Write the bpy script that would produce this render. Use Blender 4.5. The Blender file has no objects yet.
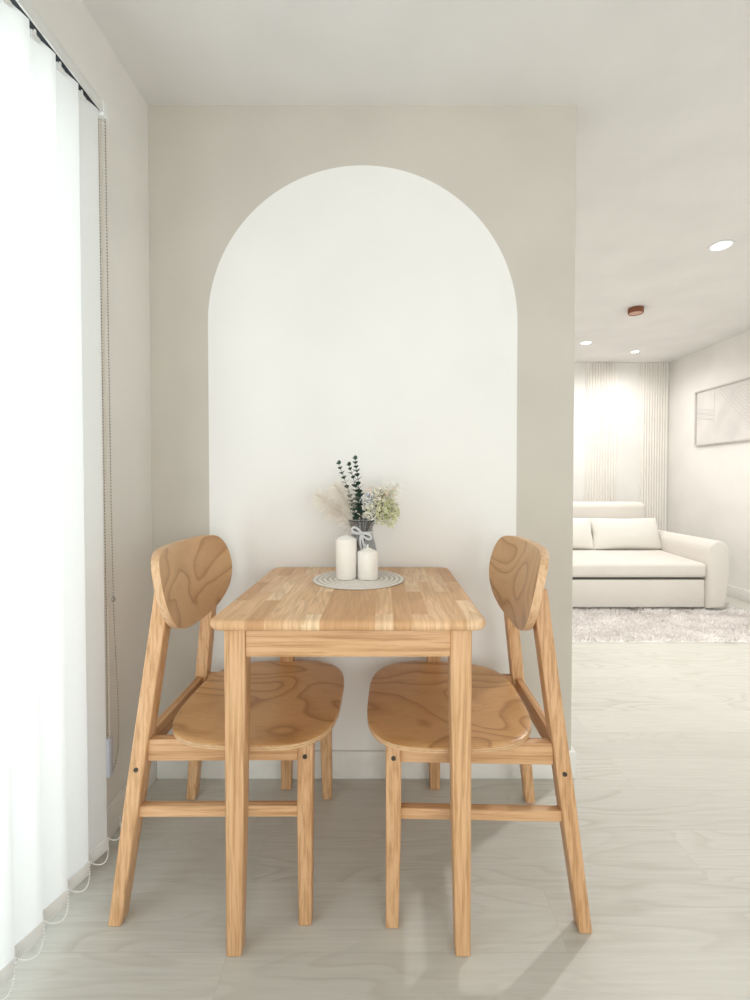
import bpy, bmesh, math, random
from mathutils import Vector, Matrix, noise as mnoise
C = bpy.context
S = C.scene
COL = S.collection
PI = math.pi
R = math.radians
random.seed(7)

# ------------------------------------------------------------------ camera
CAM_H = 1.068
cam_d = bpy.data.cameras.new('camera')
cam_d.sensor_width = 36.0
cam_d.lens = 0.456 * 36.0
cam_d.shift_x = -0.008
cam_d.shift_y = -0.0107
cam_d.clip_start = 0.02
cam = bpy.data.objects.new('camera', cam_d)
COL.objects.link(cam)
cam.location = (0, 0, CAM_H)
cam.rotation_euler = (R(90 - 1.17), 0, 0)
S.camera = cam

# ------------------------------------------------------------------ view / world / lights
S.view_settings.view_transform = 'Standard'
S.view_settings.look = 'None'
S.view_settings.gamma = 1
S.view_settings.use_curve_mapping = False
S.view_settings.exposure = 0.0
S.cycles.max_bounces = 10
S.cycles.diffuse_bounces = 6
S.cycles.transparent_max_bounces = 16
S.cycles.caustics_reflective = False
S.cycles.caustics_refractive = False
S.cycles.sample_clamp_indirect = 6.0

w = bpy.data.worlds.new('daylight')
S.world = w
w.use_nodes = True
wb = w.node_tree.nodes['Background']
wb.inputs[0].default_value = (0.93, 0.97, 1.0, 1)
wb.inputs[1].default_value = 0.8

def area(name, loc, rot, sx, sy, power, col=(1, 1, 1)):
    d = bpy.data.lights.new(name, 'AREA')
    d.shape = 'RECTANGLE'
    d.size, d.size_y, d.energy, d.color = sx, sy, power, col
    o = bpy.data.objects.new(name, d)
    COL.objects.link(o)
    o.location, o.rotation_euler = loc, rot
    return o

# daylight outside the window behind the blind, and outside an unseen window added at the rear
area('daylight_side_window', (-1.30, 0.25, 1.25), (0, R(-90), 0), 2.2, 1.9, 36, (0.95, 0.98, 1.0))
area('daylight_rear_added', (1.05, -2.75, 1.25), (R(90), 0, 0), 3.0, 2.1, 88, (1.0, 0.98, 0.965))

# ------------------------------------------------------------------ mesh helpers
def box(bm, x0, x1, y0, y1, z0, z1, mi=0):
    v = [bm.verts.new(p) for p in ((x0, y0, z0), (x1, y0, z0), (x1, y1, z0), (x0, y1, z0),
                                   (x0, y0, z1), (x1, y0, z1), (x1, y1, z1), (x0, y1, z1))]
    fs = [(0, 3, 2, 1), (4, 5, 6, 7), (0, 1, 5, 4), (1, 2, 6, 5), (2, 3, 7, 6), (3, 0, 4, 7)]
    for f in fs:
        fc = bm.faces.new([v[i] for i in f])
        fc.material_index = mi

def loft(bm, rings, cap=True, mi=0):
    vs = [[bm.verts.new(p) for p in r] for r in rings]
    n = len(vs[0])
    for a, b in zip(vs, vs[1:]):
        for i in range(n):
            j = (i + 1) % n
            bm.faces.new((a[i], a[j], b[j], b[i])).material_index = mi
    if cap:
        bm.faces.new(vs[0][::-1]).material_index = mi
        bm.faces.new(vs[-1]).material_index = mi

def rect(cx, cy, z, wx, wy):
    a, b = wx / 2, wy / 2
    return [(cx - a, cy - b, z), (cx + a, cy - b, z), (cx + a, cy + b, z), (cx - a, cy + b, z)]

def lathe(bm, prof, n=48, c=(0, 0), fn=None):
    rings = []
    for r, z in prof:
        ring = []
        for i in range(n):
            t = 2 * PI * i / n
            rr = r * (fn(t, z) if fn else 1)
            ring.append((c[0] + rr * math.cos(t), c[1] + rr * math.sin(t), z))
        rings.append(ring)
    loft(bm, rings, cap=True)

def tube(bm, pts, rad, n=6, cap=True):
    pts = [Vector(p) for p in pts]
    rings = []
    up = Vector((0.31, 0.17, 0.93))
    for i, p in enumerate(pts):
        d = (pts[min(i + 1, len(pts) - 1)] - pts[max(i - 1, 0)]).normalized()
        a = d.cross(up)
        if a.length < 1e-4:
            a = d.cross(Vector((1, 0, 0)))
        a.normalize()
        b = d.cross(a)
        r = rad[i] if isinstance(rad, (list, tuple)) else rad
        rings.append([p + r * (math.cos(2 * PI * k / n) * a + math.sin(2 * PI * k / n) * b) for k in range(n)])
    loft(bm, rings, cap)

def bead(bm, p, r, sx=1.0):
    bmesh.ops.create_icosphere(bm, subdivisions=1, radius=r, matrix=Matrix.Translation(p))

def bevel_sharp(bm, width, seg=2, ang=30):
    bmesh.ops.recalc_face_normals(bm, faces=bm.faces[:])
    es = [e for e in bm.edges if len(e.link_faces) == 2 and e.calc_face_angle(0) > R(ang)]
    bmesh.ops.bevel(bm, geom=es, offset=width, segments=seg, affect='EDGES', profile=0.5, clamp_overlap=True)

def fin(name, bm, mats, parent=None, loc=None, bevel=0, seg=2, smooth=True, recalc=True, sharp=38):
    if bevel:
        bevel_sharp(bm, bevel, seg)
    elif recalc:
        bmesh.ops.recalc_face_normals(bm, faces=bm.faces[:])
    me = bpy.data.meshes.new(name)
    bm.to_mesh(me)
    bm.free()
    for m in (mats if isinstance(mats, (list, tuple)) else [mats]):
        me.materials.append(m)
    if smooth:
        for p in me.polygons:
            p.use_smooth = True
        me.set_sharp_from_angle(angle=R(sharp))
    o = bpy.data.objects.new(name, me)
    COL.objects.link(o)
    if parent:
        o.parent = parent
    if loc:
        o.location = loc
    return o

def tag(o, label, cat, group=None):
    o['label'] = label
    o['category'] = cat
    if group:
        o['group'] = group
    return o

def thing(name, label, cat, loc=(0, 0, 0), rz=0, group=None):
    o = bpy.data.objects.new(name, None)
    o.empty_display_size = 0.05
    COL.objects.link(o)
    o.location = loc
    o.rotation_euler = (0, 0, rz)
    return tag(o, label, cat, group)

def struct(name, bm, mats, **k):
    o = fin(name, bm, mats, **k)
    o['kind'] = 'structure'
    return o

def copy_thing(root, loc, rz, label):
    r = root.copy()
    COL.objects.link(r)
    r.location = loc
    r.rotation_euler = (0, 0, rz)
    r['label'] = label
    for ch in list(root.children):
        c = ch.copy()
        COL.objects.link(c)
        c.parent = r
        for g in list(ch.children):
            d = g.copy()
            COL.objects.link(d)
            d.parent = c
    return r

# ------------------------------------------------------------------ material helpers
class NT:
    def __init__(s, name):
        s.m = bpy.data.materials.new(name)
        s.m.use_nodes = True
        s.t = s.m.node_tree
        s.b = s.t.nodes['Principled BSDF']
        s.out = s.t.nodes['Material Output']
    def n(s, typ, **k):
        o = s.t.nodes.new(typ)
        for a, v in k.items():
            setattr(o, a, v)
        return o
    def l(s, a, b):
        s.t.links.new(a, b)
    def coord(s, which='Object'):
        return s.n('ShaderNodeTexCoord').outputs[which]
    def map(s, v, scale=(1, 1, 1), rot=(0, 0, 0), loc=(0, 0, 0)):
        m = s.n('ShaderNodeMapping')
        m.inputs['Scale'].default_value = scale
        m.inputs['Rotation'].default_value = rot
        m.inputs['Location'].default_value = loc
        s.l(v, m.inputs['Vector'])
        return m.outputs[0]
    def noise(s, v, scale=5, detail=3, rough=0.5, dist=0):
        o = s.n('ShaderNodeTexNoise')
        o.inputs['Scale'].default_value = scale
        o.inputs['Detail'].default_value = detail
        o.inputs['Roughness'].default_value = rough
        o.inputs['Distortion'].default_value = dist
        s.l(v, o.inputs['Vector'])
        return o.outputs['Fac']
    def math(s, op, a, b=None):
        o = s.n('ShaderNodeMath', operation=op)
        for i, x in enumerate((a, b)):
            if x is None:
                continue
            if isinstance(x, (int, float)):
                o.inputs[i].default_value = x
            else:
                s.l(x, o.inputs[i])
        return o.outputs[0]
    def ramp(s, f, stops):
        o = s.n('ShaderNodeValToRGB')
        e = o.color_ramp.elements
        while len(e) < len(stops):
            e.new(0.5)
        for i, (p, c) in enumerate(stops):
            e[i].position = p
            e[i].color = tuple(c) + (1,) if len(c) == 3 else c
        s.l(f, o.inputs[0])
        return o.outputs['Color']
    def mix(s, f, a, b, mode='MIX'):
        o = s.n('ShaderNodeMix', data_type='RGBA', blend_type=mode)
        for i, x in ((0, f), (6, a), (7, b)):
            if isinstance(x, (int, float)):
                o.inputs[i].default_value = x
            elif isinstance(x, tuple):
                o.inputs[i].default_value = x + (1,) if len(x) == 3 else x
            else:
                s.l(x, o.inputs[i])
        return o.outputs[2]
    def bump(s, h, strength=0.1, dist=0.01):
        o = s.n('ShaderNodeBump')
        o.inputs['Strength'].default_value = strength
        o.inputs['Distance'].default_value = dist
        s.l(h, o.inputs['Height'])
        s.l(o.outputs[0], s.b.inputs['Normal'])
    def col(s, c):
        if isinstance(c, tuple):
            s.b.inputs['Base Color'].default_value = c + (1,)
        else:
            s.l(c, s.b.inputs['Base Color'])
        return s
    def rough(s, r, spec=None):
        s.b.inputs['Roughness'].default_value = r
        if spec is not None:
            s.b.inputs['Specular IOR Level'].default_value = spec
        return s

def grey(v, var=0.04):
    return (v - var, v - var, v - var), (v + var, v + var, v + var)

def paint(name, c, rough=0.7, var=0.03, scale=3, spec=0.25):
    t = NT(name)
    n = t.noise(t.coord(), scale, 4)
    lo = tuple(x * (1 - var) for x in c)
    hi = tuple(min(1, x * (1 + var)) for x in c)
    t.col(t.ramp(n, [(0.35, lo), (0.65, hi)]))
    fine = t.noise(t.coord(), 220, 2)
    t.bump(fine, 0.04, 0.002)
    t.rough(rough, spec)
    return t.m

def obj_vec(t):
    """object coordinates shifted by where the object stands, so copies differ"""
    inf = t.n('ShaderNodeObjectInfo')
    a = t.n('ShaderNodeVectorMath', operation='MULTIPLY')
    t.l(inf.outputs['Location'], a.inputs[0])
    a.inputs[1].default_value = (3.7, 5.1, 2.3)
    c = t.n('ShaderNodeCombineXYZ')
    for i in range(3):
        t.l(t.math('MULTIPLY', inf.outputs['Random'], (7.3, 3.9, 5.7)[i]), c.inputs[i])
    b = t.n('ShaderNodeVectorMath', operation='ADD')
    t.l(a.outputs[0], b.inputs[0])
    t.l(c.outputs[0], b.inputs[1])
    d = t.n('ShaderNodeVectorMath', operation='ADD')
    t.l(t.coord(), d.inputs[0])
    t.l(b.outputs[0], d.inputs[1])
    return d.outputs[0], inf.outputs['Random']

W_LT, W_MD, W_DK = (0.71, 0.45, 0.255), (0.55, 0.31, 0.145), (0.33, 0.155, 0.058)

def wood(name, axis, lt=W_LT, md=W_MD, dk=W_DK, rough=0.42):
    t = NT(name)
    v, rnd = obj_vec(t)
    sc = [150, 150, 150]
    sc['xyz'.index(axis)] = 5.0
    fine = t.noise(t.map(v, tuple(sc)), 1.0, 5, 0.6, 0.3)
    sc2 = [30, 30, 30]
    sc2['xyz'.index(axis)] = 1.6
    broad = t.noise(t.map(v, tuple(sc2)), 1.0, 3, 0.5, 0.6)
    c1 = t.ramp(broad, [(0.28, md), (0.62, lt)])
    c2 = t.ramp(fine, [(0.33, dk), (0.46, md), (0.56, lt)])
    c = t.mix(0.58, c1, c2)
    tint = t.ramp(rnd, [(0.0, (0.90, 0.86, 0.82)), (1.0, (1.06, 1.06, 1.06))])
    c = t.mix(1.0, c, tint, 'MULTIPLY')
    sc3 = [260, 260, 260]
    sc3['xyz'.index(axis)] = 12
    pore = t.noise(t.map(v, tuple(sc3)), 1.0, 2, 0.5)
    c = t.mix(t.ramp(pore, [(0.62, (0, 0, 0)), (0.75, (0.45, 0.45, 0.45))]), c, dk)
    t.col(c).rough(rough, 0.4)
    t.bump(fine, 0.06, 0.002)
    return t.m

def plywood(name, scale, lt, md, dk, bands=9.0, sc=2.6, rot=(0, 0, 0.5)):
    """rotary-cut veneer: flowing contour figure"""
    t = NT(name)
    v, rnd = obj_vec(t)
    n = t.noise(t.map(v, scale, rot), sc, 1.5, 0.35, 0.35)
    f = t.math('FRACT', t.math('MULTIPLY', n, bands))
    line = t.ramp(f, [(0.0, md), (0.06, lt), (0.45, lt), (0.80, md), (0.94, dk), (1.0, md)])
    fib = t.noise(t.map(v, (scale[0] * 14, scale[1] * 60, scale[2] * 60), rot), 1.0, 4, 0.6)
    c = t.mix(0.32, line, t.ramp(fib, [(0.3, md), (0.65, lt)]))
    patch = t.noise(t.map(v, scale, rot), 1.4, 2)
    c = t.mix(t.ramp(patch, [(0.42, (0, 0, 0)), (0.68, (0.4, 0.4, 0.4))]), c, md)
    pore = t.noise(t.map(v, (scale[0] * 30, scale[1] * 260, scale[2] * 260), rot), 1.0, 2, 0.5)
    c = t.mix(t.ramp(pore, [(0.58, (0, 0, 0)), (0.74, (0.5, 0.5, 0.5))]), c, dk)
    t.col(c).rough(0.33, 0.5)
    t.bump(fib, 0.03, 0.001)
    return t.m

def ply_edge(name):
    t = NT(name)
    v, rnd = obj_vec(t)
    sep = t.n('ShaderNodeSeparateXYZ')
    t.l(t.coord(), sep.inputs[0])
    f = t.math('FRACT', t.math('MULTIPLY', sep.outputs['Z'], 190.0))
    c = t.ramp(f, [(0.0, (0.62, 0.40, 0.22)), (0.5, (0.70, 0.48, 0.29)), (0.62, (0.42, 0.24, 0.12)), (1.0, (0.55, 0.34, 0.18))])
    n = t.noise(t.map(v, (60, 60, 200)), 1.0, 3)
    t.col(t.mix(0.3, c, t.ramp(n, [(0.3, W_DK), (0.6, W_LT)]))).rough(0.5, 0.3)
    return t.m

def fabric(name, c, scale=420, bump=0.25, var=0.06):
    t = NT(name)
    v = t.coord()
    a = t.noise(t.map(v, (1, 1, 1)), scale, 3, 0.6)
    big = t.noise(v, 4, 3)
    lo = tuple(x * (1 - var) for x in c)
    hi = tuple(min(1, x * (1 + var)) for x in c)
    cc = t.mix(0.35, t.ramp(a, [(0.3, lo), (0.7, hi)]), t.ramp(big, [(0.3, lo), (0.7, hi)]))
    t.col(cc).rough(0.9, 0.15)
    t.b.inputs['Sheen Weight'].default_value = 0.15
    t.bump(a, bump, 0.002)
    return t.m

def plain(name, c, rough=0.5, metal=0.0, spec=0.4, var=0.03):
    t = NT(name)
    n = t.noise(t.coord(), 30, 3)
    t.col(t.ramp(n, [(0.3, tuple(x * (1 - var) for x in c)), (0.7, tuple(min(1, x * (1 + var)) for x in c))]))
    t.rough(rough, spec)
    t.b.inputs['Metallic'].default_value = metal
    return t.m

# ------------------------------------------------------------------ materials
M = {}
M['ceiling'] = paint('ceiling_paint', (0.80, 0.788, 0.78))
M['wall'] = paint('cream_wall_paint', (0.81, 0.795, 0.765))
M['taupe'] = paint('taupe_wall_paint', (0.585, 0.548, 0.492))
M['arch'] = paint('white_arch_paint', (0.85, 0.838, 0.82), var=0.015)
M['base'] = plain('white_baseboard_gloss', (0.80, 0.79, 0.76), 0.4)
M['panel'] = paint('panel_white', (0.86, 0.83, 0.79))
M['white_plastic'] = plain('white_plastic', (0.80, 0.81, 0.81), 0.35)
M['alu'] = plain('white_aluminium', (0.78, 0.79, 0.79), 0.35)
M['dark'] = plain('gap_shade_and_feet', (0.025, 0.03, 0.035), 0.6)  # near-black for shade in the rail and sofa gaps, and for the feet
M['steel'] = plain('bolt_steel', (0.10, 0.085, 0.07), 0.35, 0.8)
M['bead'] = plain('backlit_nickel_beads', (0.30, 0.27, 0.23), 0.35, 0.3)  # silver beads; their backlit darkness is put into the colour
M['white_bead'] = plain('white_beads', (0.88, 0.88, 0.86), 0.35)
M['tension'] = plain('grey_plastic', (0.55, 0.57, 0.64), 0.35)

# floor: pale ash planks running along x
t = NT('ash_plank_floor')
v = t.coord()
br = t.n('ShaderNodeTexBrick', offset=0.37, squash=1.0)
br.inputs['Color1'].default_value = (0.0, 0.0, 0.0, 1)
br.inputs['Color2'].default_value = (1, 1, 1, 1)
br.inputs['Mortar'].default_value = (0.5, 0.5, 0.5, 1)
br.inputs['Scale'].default_value = 1.0
br.inputs['Mortar Size'].default_value = 0.0012
br.inputs['Mortar Smooth'].default_value = 0.3
br.inputs['Brick Width'].default_value = 1.22
br.inputs['Row Height'].default_value = 0.18
t.l(t.map(v, loc=(0.35, 0.07, 0)), br.inputs['Vector'])
off = t.n('ShaderNodeVectorMath', operation='SCALE')
t.l(br.outputs['Color'], off.inputs[0])
off.inputs['Scale'].default_value = 9.0
add = t.n('ShaderNodeVectorMath', operation='ADD')
t.l(v, add.inputs[0])
t.l(off.outputs[0], add.inputs[1])
vv = add.outputs[0]
big = t.noise(t.map(vv, (1.3, 8.0, 1)), 1.0, 1.5, 0.4, 0.3)
ring = t.math('FRACT', t.math('MULTIPLY', big, 13.0))
rc = t.ramp(ring, [(0.0, (0.0,) * 3), (0.55, (0.15,) * 3), (0.88, (1, 1, 1)), (1.0, (0.0,) * 3)])
fine = t.noise(t.map(vv, (5, 130, 1)), 1.0, 5, 0.65)
fade = t.noise(t.map(vv, (1.1, 2.4, 1)), 1.0, 2)
fd = t.ramp(fade, [(0.38, (0.10,) * 3), (0.68, (0.62,) * 3)])
c = t.ramp(fine, [(0.28, (0.52, 0.51, 0.465)), (0.72, (0.605, 0.595, 0.55))])
c = t.mix(t.mix(1.0, fd, rc, 'MULTIPLY'), c, (0.43, 0.40, 0.35))
plk = t.ramp(br.outputs['Color'], [(0.0, (0.96, 0.96, 0.955)), (1.0, (1.03, 1.03, 1.03))])
c = t.mix(1.0, c, plk, 'MULTIPLY')
c = t.mix(t.math('MULTIPLY', br.outputs['Fac'], 0.16), c, (0.30, 0.27, 0.23))
t.col(c).rough(0.42, 0.35)
t.bump(fine, 0.05, 0.002)
M['floor'] = t.m

M['wood_x'] = wood('rubberwood_along_x', 'x')
M['wood_y'] = wood('rubberwood_along_y', 'y')
M['wood_z'] = wood('rubberwood_along_z', 'z')
M['seat_ply'] = plywood('seat_veneer', (1.0, 1.5, 1.0), (0.65, 0.38, 0.17), (0.53, 0.28, 0.11), (0.30, 0.135, 0.042), 9, 3.0)
M['back_ply'] = plywood('backrest_veneer', (1.0, 1.0, 2.0), (0.68, 0.42, 0.21), (0.56, 0.315, 0.14), (0.34, 0.16, 0.058), 7, 3.4, (0.3, 0, 0))
M['ply_edge'] = ply_edge('plywood_edge')
M['back_edge'] = wood('backrest_edge', 'z', (0.74, 0.50, 0.31), (0.64, 0.40, 0.22), (0.46, 0.25, 0.11))

# finger-jointed table top: staves along y
t = NT('finger_jointed_rubberwood')
v = t.coord()
br = t.n('ShaderNodeTexBrick', offset=0.43, squash=1.0)
br.inputs['Color1'].default_value = (0, 0, 0, 1)
br.inputs['Color2'].default_value = (1, 1, 1, 1)
br.inputs['Mortar'].default_value = (0.35, 0.35, 0.35, 1)
br.inputs['Scale'].default_value = 1.0
br.inputs['Mortar Size'].default_value = 0.0004
br.inputs['Brick Width'].default_value = 0.21
br.inputs['Row Height'].default_value = 0.040
t.l(t.map(v, rot=(0, 0, R(90)), loc=(0.07, 0.02, 0)), br.inputs['Vector'])
off = t.n('ShaderNodeVectorMath', operation='SCALE')
t.l(br.outputs['Color'], off.inputs[0])
off.inputs['Scale'].default_value = 5.0
add = t.n('ShaderNodeVectorMath', operation='ADD')
t.l(v, add.inputs[0])
t.l(off.outputs[0], add.inputs[1])
vv = add.outputs[0]
stave = t.ramp(br.outputs['Color'], [(0.0, (0.60, 0.335, 0.165)), (0.3, (0.72, 0.44, 0.235)), (0.7, (0.81, 0.535, 0.315)), (1.0, (0.89, 0.67, 0.44))])
g = t.noise(t.map(vv, (150, 7, 7)), 1.0, 5, 0.6, 0.4)
big = t.noise(t.map(vv, (14, 2.2, 2)), 1.0, 2, 0.4, 0.4)
ring = t.math('FRACT', t.math('MULTIPLY', big, 7.0))
c = t.mix(t.ramp(g, [(0.35, (0.48,) * 3), (0.62, (0.0,) * 3)]), stave, (0.44, 0.24, 0.11))
c = t.mix(t.ramp(ring, [(0.6, (0, 0, 0)), (0.93, (0.38,) * 3), (1.0, (0, 0, 0))]), c, (0.46, 0.25, 0.12))
t.col(c).rough(0.40, 0.3)
t.bump(g, 0.04, 0.001)
M['stave'] = t.m

# blind fabric: lets daylight through
t = NT('translucent_blind_fabric')
wv = t.noise(t.map(t.coord(), (600, 600, 600)), 1.0, 2)
cc = t.ramp(wv, [(0.3, (0.86, 0.87, 0.87)), (0.7, (0.92, 0.93, 0.93))])
d = t.n('ShaderNodeBsdfDiffuse')
tr = t.n('ShaderNodeBsdfTranslucent')
mx = t.n('ShaderNodeMixShader')
mx.inputs[0].default_value = 0.5
t.l(cc, d.inputs[0])
t.l(cc, tr.inputs[0])
t.l(d.outputs[0], mx.inputs[1])
t.l(tr.outputs[0], mx.inputs[2])
t.l(mx.outputs[0], t.out.inputs[0])
M['blind'] = t.m
M['weight'] = plain('blind_weight_pocket', (0.82, 0.83, 0.83), 0.6)

def glass(name, tint, gloss=0.12):
    t = NT(name)
    a = t.n('ShaderNodeBsdfTransparent')
    a.inputs[0].default_value = tint + (1,)
    b = t.n('ShaderNodeBsdfGlossy')
    b.inputs['Roughness'].default_value = 0.05
    m = t.n('ShaderNodeMixShader')
    fr = t.n('ShaderNodeLayerWeight')
    fr.inputs['Blend'].default_value = 0.5
    t.l(t.math('ADD', t.math('MULTIPLY', t.math('POWER', fr.outputs['Facing'], 4.0), 0.5), gloss), m.inputs[0])
    t.l(a.outputs[0], m.inputs[1])
    t.l(b.outputs[0], m.inputs[2])
    t.l(m.outputs[0], t.out.inputs[0])
    return t.m
M['pane'] = glass('window_pane_glass', (0.96, 0.98, 0.97), 0.05)
M['smoke'] = glass('smoky_vase_glass', (0.80, 0.81, 0.825), 0.06)

t = NT('lamp_glow')
t.b.inputs['Base Color'].default_value = (1, 1, 1, 1)
t.b.inputs['Emission Color'].default_value = (1.0, 0.97, 0.92, 1)
t.b.inputs['Emission Strength'].default_value = 8.0
M['glow'] = t.m

# ================================================================== SETTING
XL, XR = -0.822, 3.20          # left and right walls
YP = 1.62                      # dining niche wall
XP = 0.676                     # its free right edge
YF = 5.12                      # far living room wall
YB = -2.40                     # wall behind the camera
H = 2.376

bm = bmesh.new()
box(bm, XL - 0.2, XR + 0.2, YB - 0.2, YF + 0.2, -0.12, 0)
struct('floor', bm, M['floor'], smooth=False)
bm = bmesh.new()
box(bm, XL - 0.2, XR + 0.2, YB - 0.2, YF + 0.2, H, H + 0.12)
struct('ceiling', bm, M['ceiling'], smooth=False)

# left wall around its tall window
WY0, WY1, WZ1 = -0.70, 1.165, 2.06
bm = bmesh.new()
box(bm, XL - 0.16, XL, YB, WY0, 0, H)
box(bm, XL - 0.16, XL, WY1, YP + 0.12, 0, H)
box(bm, XL - 0.16, XL, WY0, WY1, WZ1, H)
struct('wall_left', bm, M['wall'], smooth=False)
bm = bmesh.new()
for (a, b) in ((WY0, WY0 + 0.05), (WY1 - 0.05, WY1), (0.21, 0.26)):
    box(bm, XL - 0.12, XL - 0.06, a, b, 0, WZ1)
box(bm, XL - 0.12, XL - 0.06, WY0, WY1, WZ1 - 0.05, WZ1)
box(bm, XL - 0.12, XL - 0.06, WY0, WY1, 0, 0.05)
win = struct('window_1', bm, M['alu'], smooth=False)
bm = bmesh.new()
box(bm, XL - 0.095, XL - 0.089, WY0 + 0.05, 0.21, 0.05, WZ1 - 0.05)
box(bm, XL - 0.095, XL - 0.089, 0.26, WY1 - 0.05, 0.05, WZ1 - 0.05)
fin('window_pane', bm, M['pane'], win, smooth=False)

# niche wall: taupe face with a painted white arch, then the room behind it
AX, AR, AZ = -0.0715, 0.546, 1.624
bm = bmesh.new()
N = 64
arc = [(AX - AR * math.cos(PI * i / N), AZ + AR * math.sin(PI * i / N)) for i in range(N + 1)]
def V(x, z, y=YP):
    return bm.verts.new((x, y, z))
av = [V(x, z) for x, z in arc]
bl, brr = V(AX - AR, 0), V(AX + AR, 0)
f = bm.faces.new([bl] + av + [brr])
f.material_index = 1
tl, trr = V(XL, H), V(XP, H)
l0, r0 = V(XL, 0), V(XP, 0)
lm, rm = V(XL, AZ), V(XP, AZ)
bm.faces.new((l0, lm, av[0], bl))
bm.faces.new((r0, brr, av[-1], rm))
top = []
for x, z in arc:
    top.append(V(x, H))
for i in range(N):
    bm.faces.new((av[i], top[i], top[i + 1], av[i + 1]))
bm.faces.new((lm, tl, top[0], av[0]))
bm.faces.new((rm, av[-1], top[-1], trr))
# free end and rear face
b0, b1 = V(XP, 0, YP + 0.12), V(XP, H, YP + 0.12)
bm.faces.new((r0, rm, trr, b1, b0))
c0, c1 = V(XL, 0, YP + 0.12), V(XL, H, YP + 0.12)
bm.faces.new((b0, b1, c1, c0))
struct('wall_back', bm, [M['taupe'], M['arch']], smooth=False)

bm = bmesh.new()
box(bm, XP - 0.10, XP, YP + 0.12, YF, 0, H)
struct('wall_inner', bm, M['wall'], smooth=False)
bm = bmesh.new()
box(bm, XP - 0.10, XR + 0.12, YF, YF + 0.12, 0, H)
struct('wall_far', bm, M['wall'], smooth=False)
bm = bmesh.new()
box(bm, XR, XR + 0.12, YB, YF, 0, H)
struct('wall_right', bm, M['wall'], smooth=False)
# wall behind the camera; its wide window is unseen, added to let light in
RX0, RX1, RZ = -0.45, 2.65, 2.2
bm = bmesh.new()
box(bm, XL, RX0, YB - 0.14, YB, 0, H)
box(bm, RX1, XR, YB - 0.14, YB, 0, H)
box(bm, RX0, RX1, YB - 0.14, YB, RZ, H)
struct('wall_rear', bm, M['wall'], smooth=False)
bm = bmesh.new()
for a in (RX0, 0.55, 1.60, RX1 - 0.05):
    box(bm, a, a + 0.05, YB - 0.10, YB - 0.05, 0, RZ)
for z in (0, RZ - 0.05):
    box(bm, RX0, RX1, YB - 0.10, YB - 0.05, z, z + 0.05)
w2 = struct('window_rear_added', bm, M['alu'], smooth=False)
bm = bmesh.new()
for a, b in ((RX0 + 0.05, 0.55), (0.60, 1.60), (1.65, RX1 - 0.05)):
    box(bm, a, b, YB - 0.078, YB - 0.072, 0.05, RZ - 0.05)
fin('window_pane', bm, M['pane'], w2, smooth=False)

# baseboards
BH, BT = 0.098, 0.013
def bboard(name, x0, x1, y0, y1):
    bm = bmesh.new()
    box(bm, x0, x1, y0, y1, 0, BH)
    struct(name, bm, M['base'], bevel=0.003)
bboard('baseboard_back', XL + BT, XP + BT, YP - BT, YP)
bboard('baseboard_end', XP, XP + BT, YP, YF)
bboard('baseboard_left', XL, XL + BT, WY1 + 0.01, YP - 0.0)
bboard('baseboard_right', XR - BT, XR, YB, YF)
bboard('baseboard_far', XP + BT, XR - BT, YF - BT, YF)

# fluted panels on the far wall and the smooth panel between them
def fluted(label, x0, x1, n):
    bm = bmesh.new()
    pitch = (x1 - x0) / n
    pts = []
    for i in range(n):
        a = x0 + i * pitch
        pts += [(a, YF - 0.006), (a + pitch * 0.28, YF - 0.006)]
        for k in range(5):
            u = k / 4
            pts.append((a + pitch * (0.30 + 0.68 * u), YF - 0.012 - 0.014 * math.sin(PI * (0.12 + 0.76 * u))))
    pts.append((x1, YF - 0.006))
    pts += [(x1, YF - 0.001), (x0, YF - 0.001)]
    loft(bm, [[(x, y, BH + 0.001) for x, y in pts], [(x, y, H - 0.001) for x, y in pts]])
    o = fin('fluted_panel', bm, M['panel'], sharp=50)
    tag(o, label, 'wall panel', 'fluted panels behind the sofa')
fluted('white fluted wall panel in the far corner, next to the right wall', 2.885, 3.175, 10)
fluted('white fluted wall panel further from the corner, above the middle of the sofa', 2.265, 2.605, 11)
bm = bmesh.new()
for x0, x1 in ((2.606, 2.616), (2.872, 2.882)):
    box(bm, x0, x1, YF - 0.016, YF - 0.001, BH + 0.001, H - 0.001)
struct('trim_1', bm, M['panel'], bevel=0.003)

# ================================================================== DINING TABLE
TX, TY0, TY1 = -0.0775, 0.980, 1.600
TCY = (TY0 + TY1) / 2
TZ = 0.763
tw, td = 0.612, TY1 - TY0
table = thing('dining_table', 'square light rubberwood dining table with finger-jointed top, against the arch', 'table', (TX, TCY, 0))
def rrect(hx, hy, r, n=8):
    pts = []
    for cx, cy, a0 in ((hx - r, hy - r, 0), (-hx + r, hy - r, 90), (-hx + r, -hy + r, 180), (hx - r, -hy + r, 270)):
        for i in range(n + 1):
            a = R(a0 + 90 * i / n)
            pts.append((cx + r * math.cos(a), cy + r * math.sin(a)))
    return pts
bm = bmesh.new()
rings = []
tt, er = 0.024, 0.010
prof = [(er, TZ - tt)] + [(er - er * math.cos(R(a)) if False else er * (1 - math.sin(R(a))), TZ - tt + er * (1 - math.cos(R(a)))) for a in (30, 60, 90)]
prof += [(er * (1 - math.cos(R(a))), TZ - er * (1 - math.sin(R(a)))) for a in (0, 30, 60, 90)]
for ins, z in prof:
    rings.append([(x, y, z) for x, y in rrect(tw / 2 - ins, td / 2 - ins, 0.032 - ins * 0.5)])
loft(bm, rings)
fin('tabletop', bm, M['stave'], table, sharp=60)
LX = tw / 2 - 0.032 - 0.0235
LY = td / 2 - 0.018 - 0.0235
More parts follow.
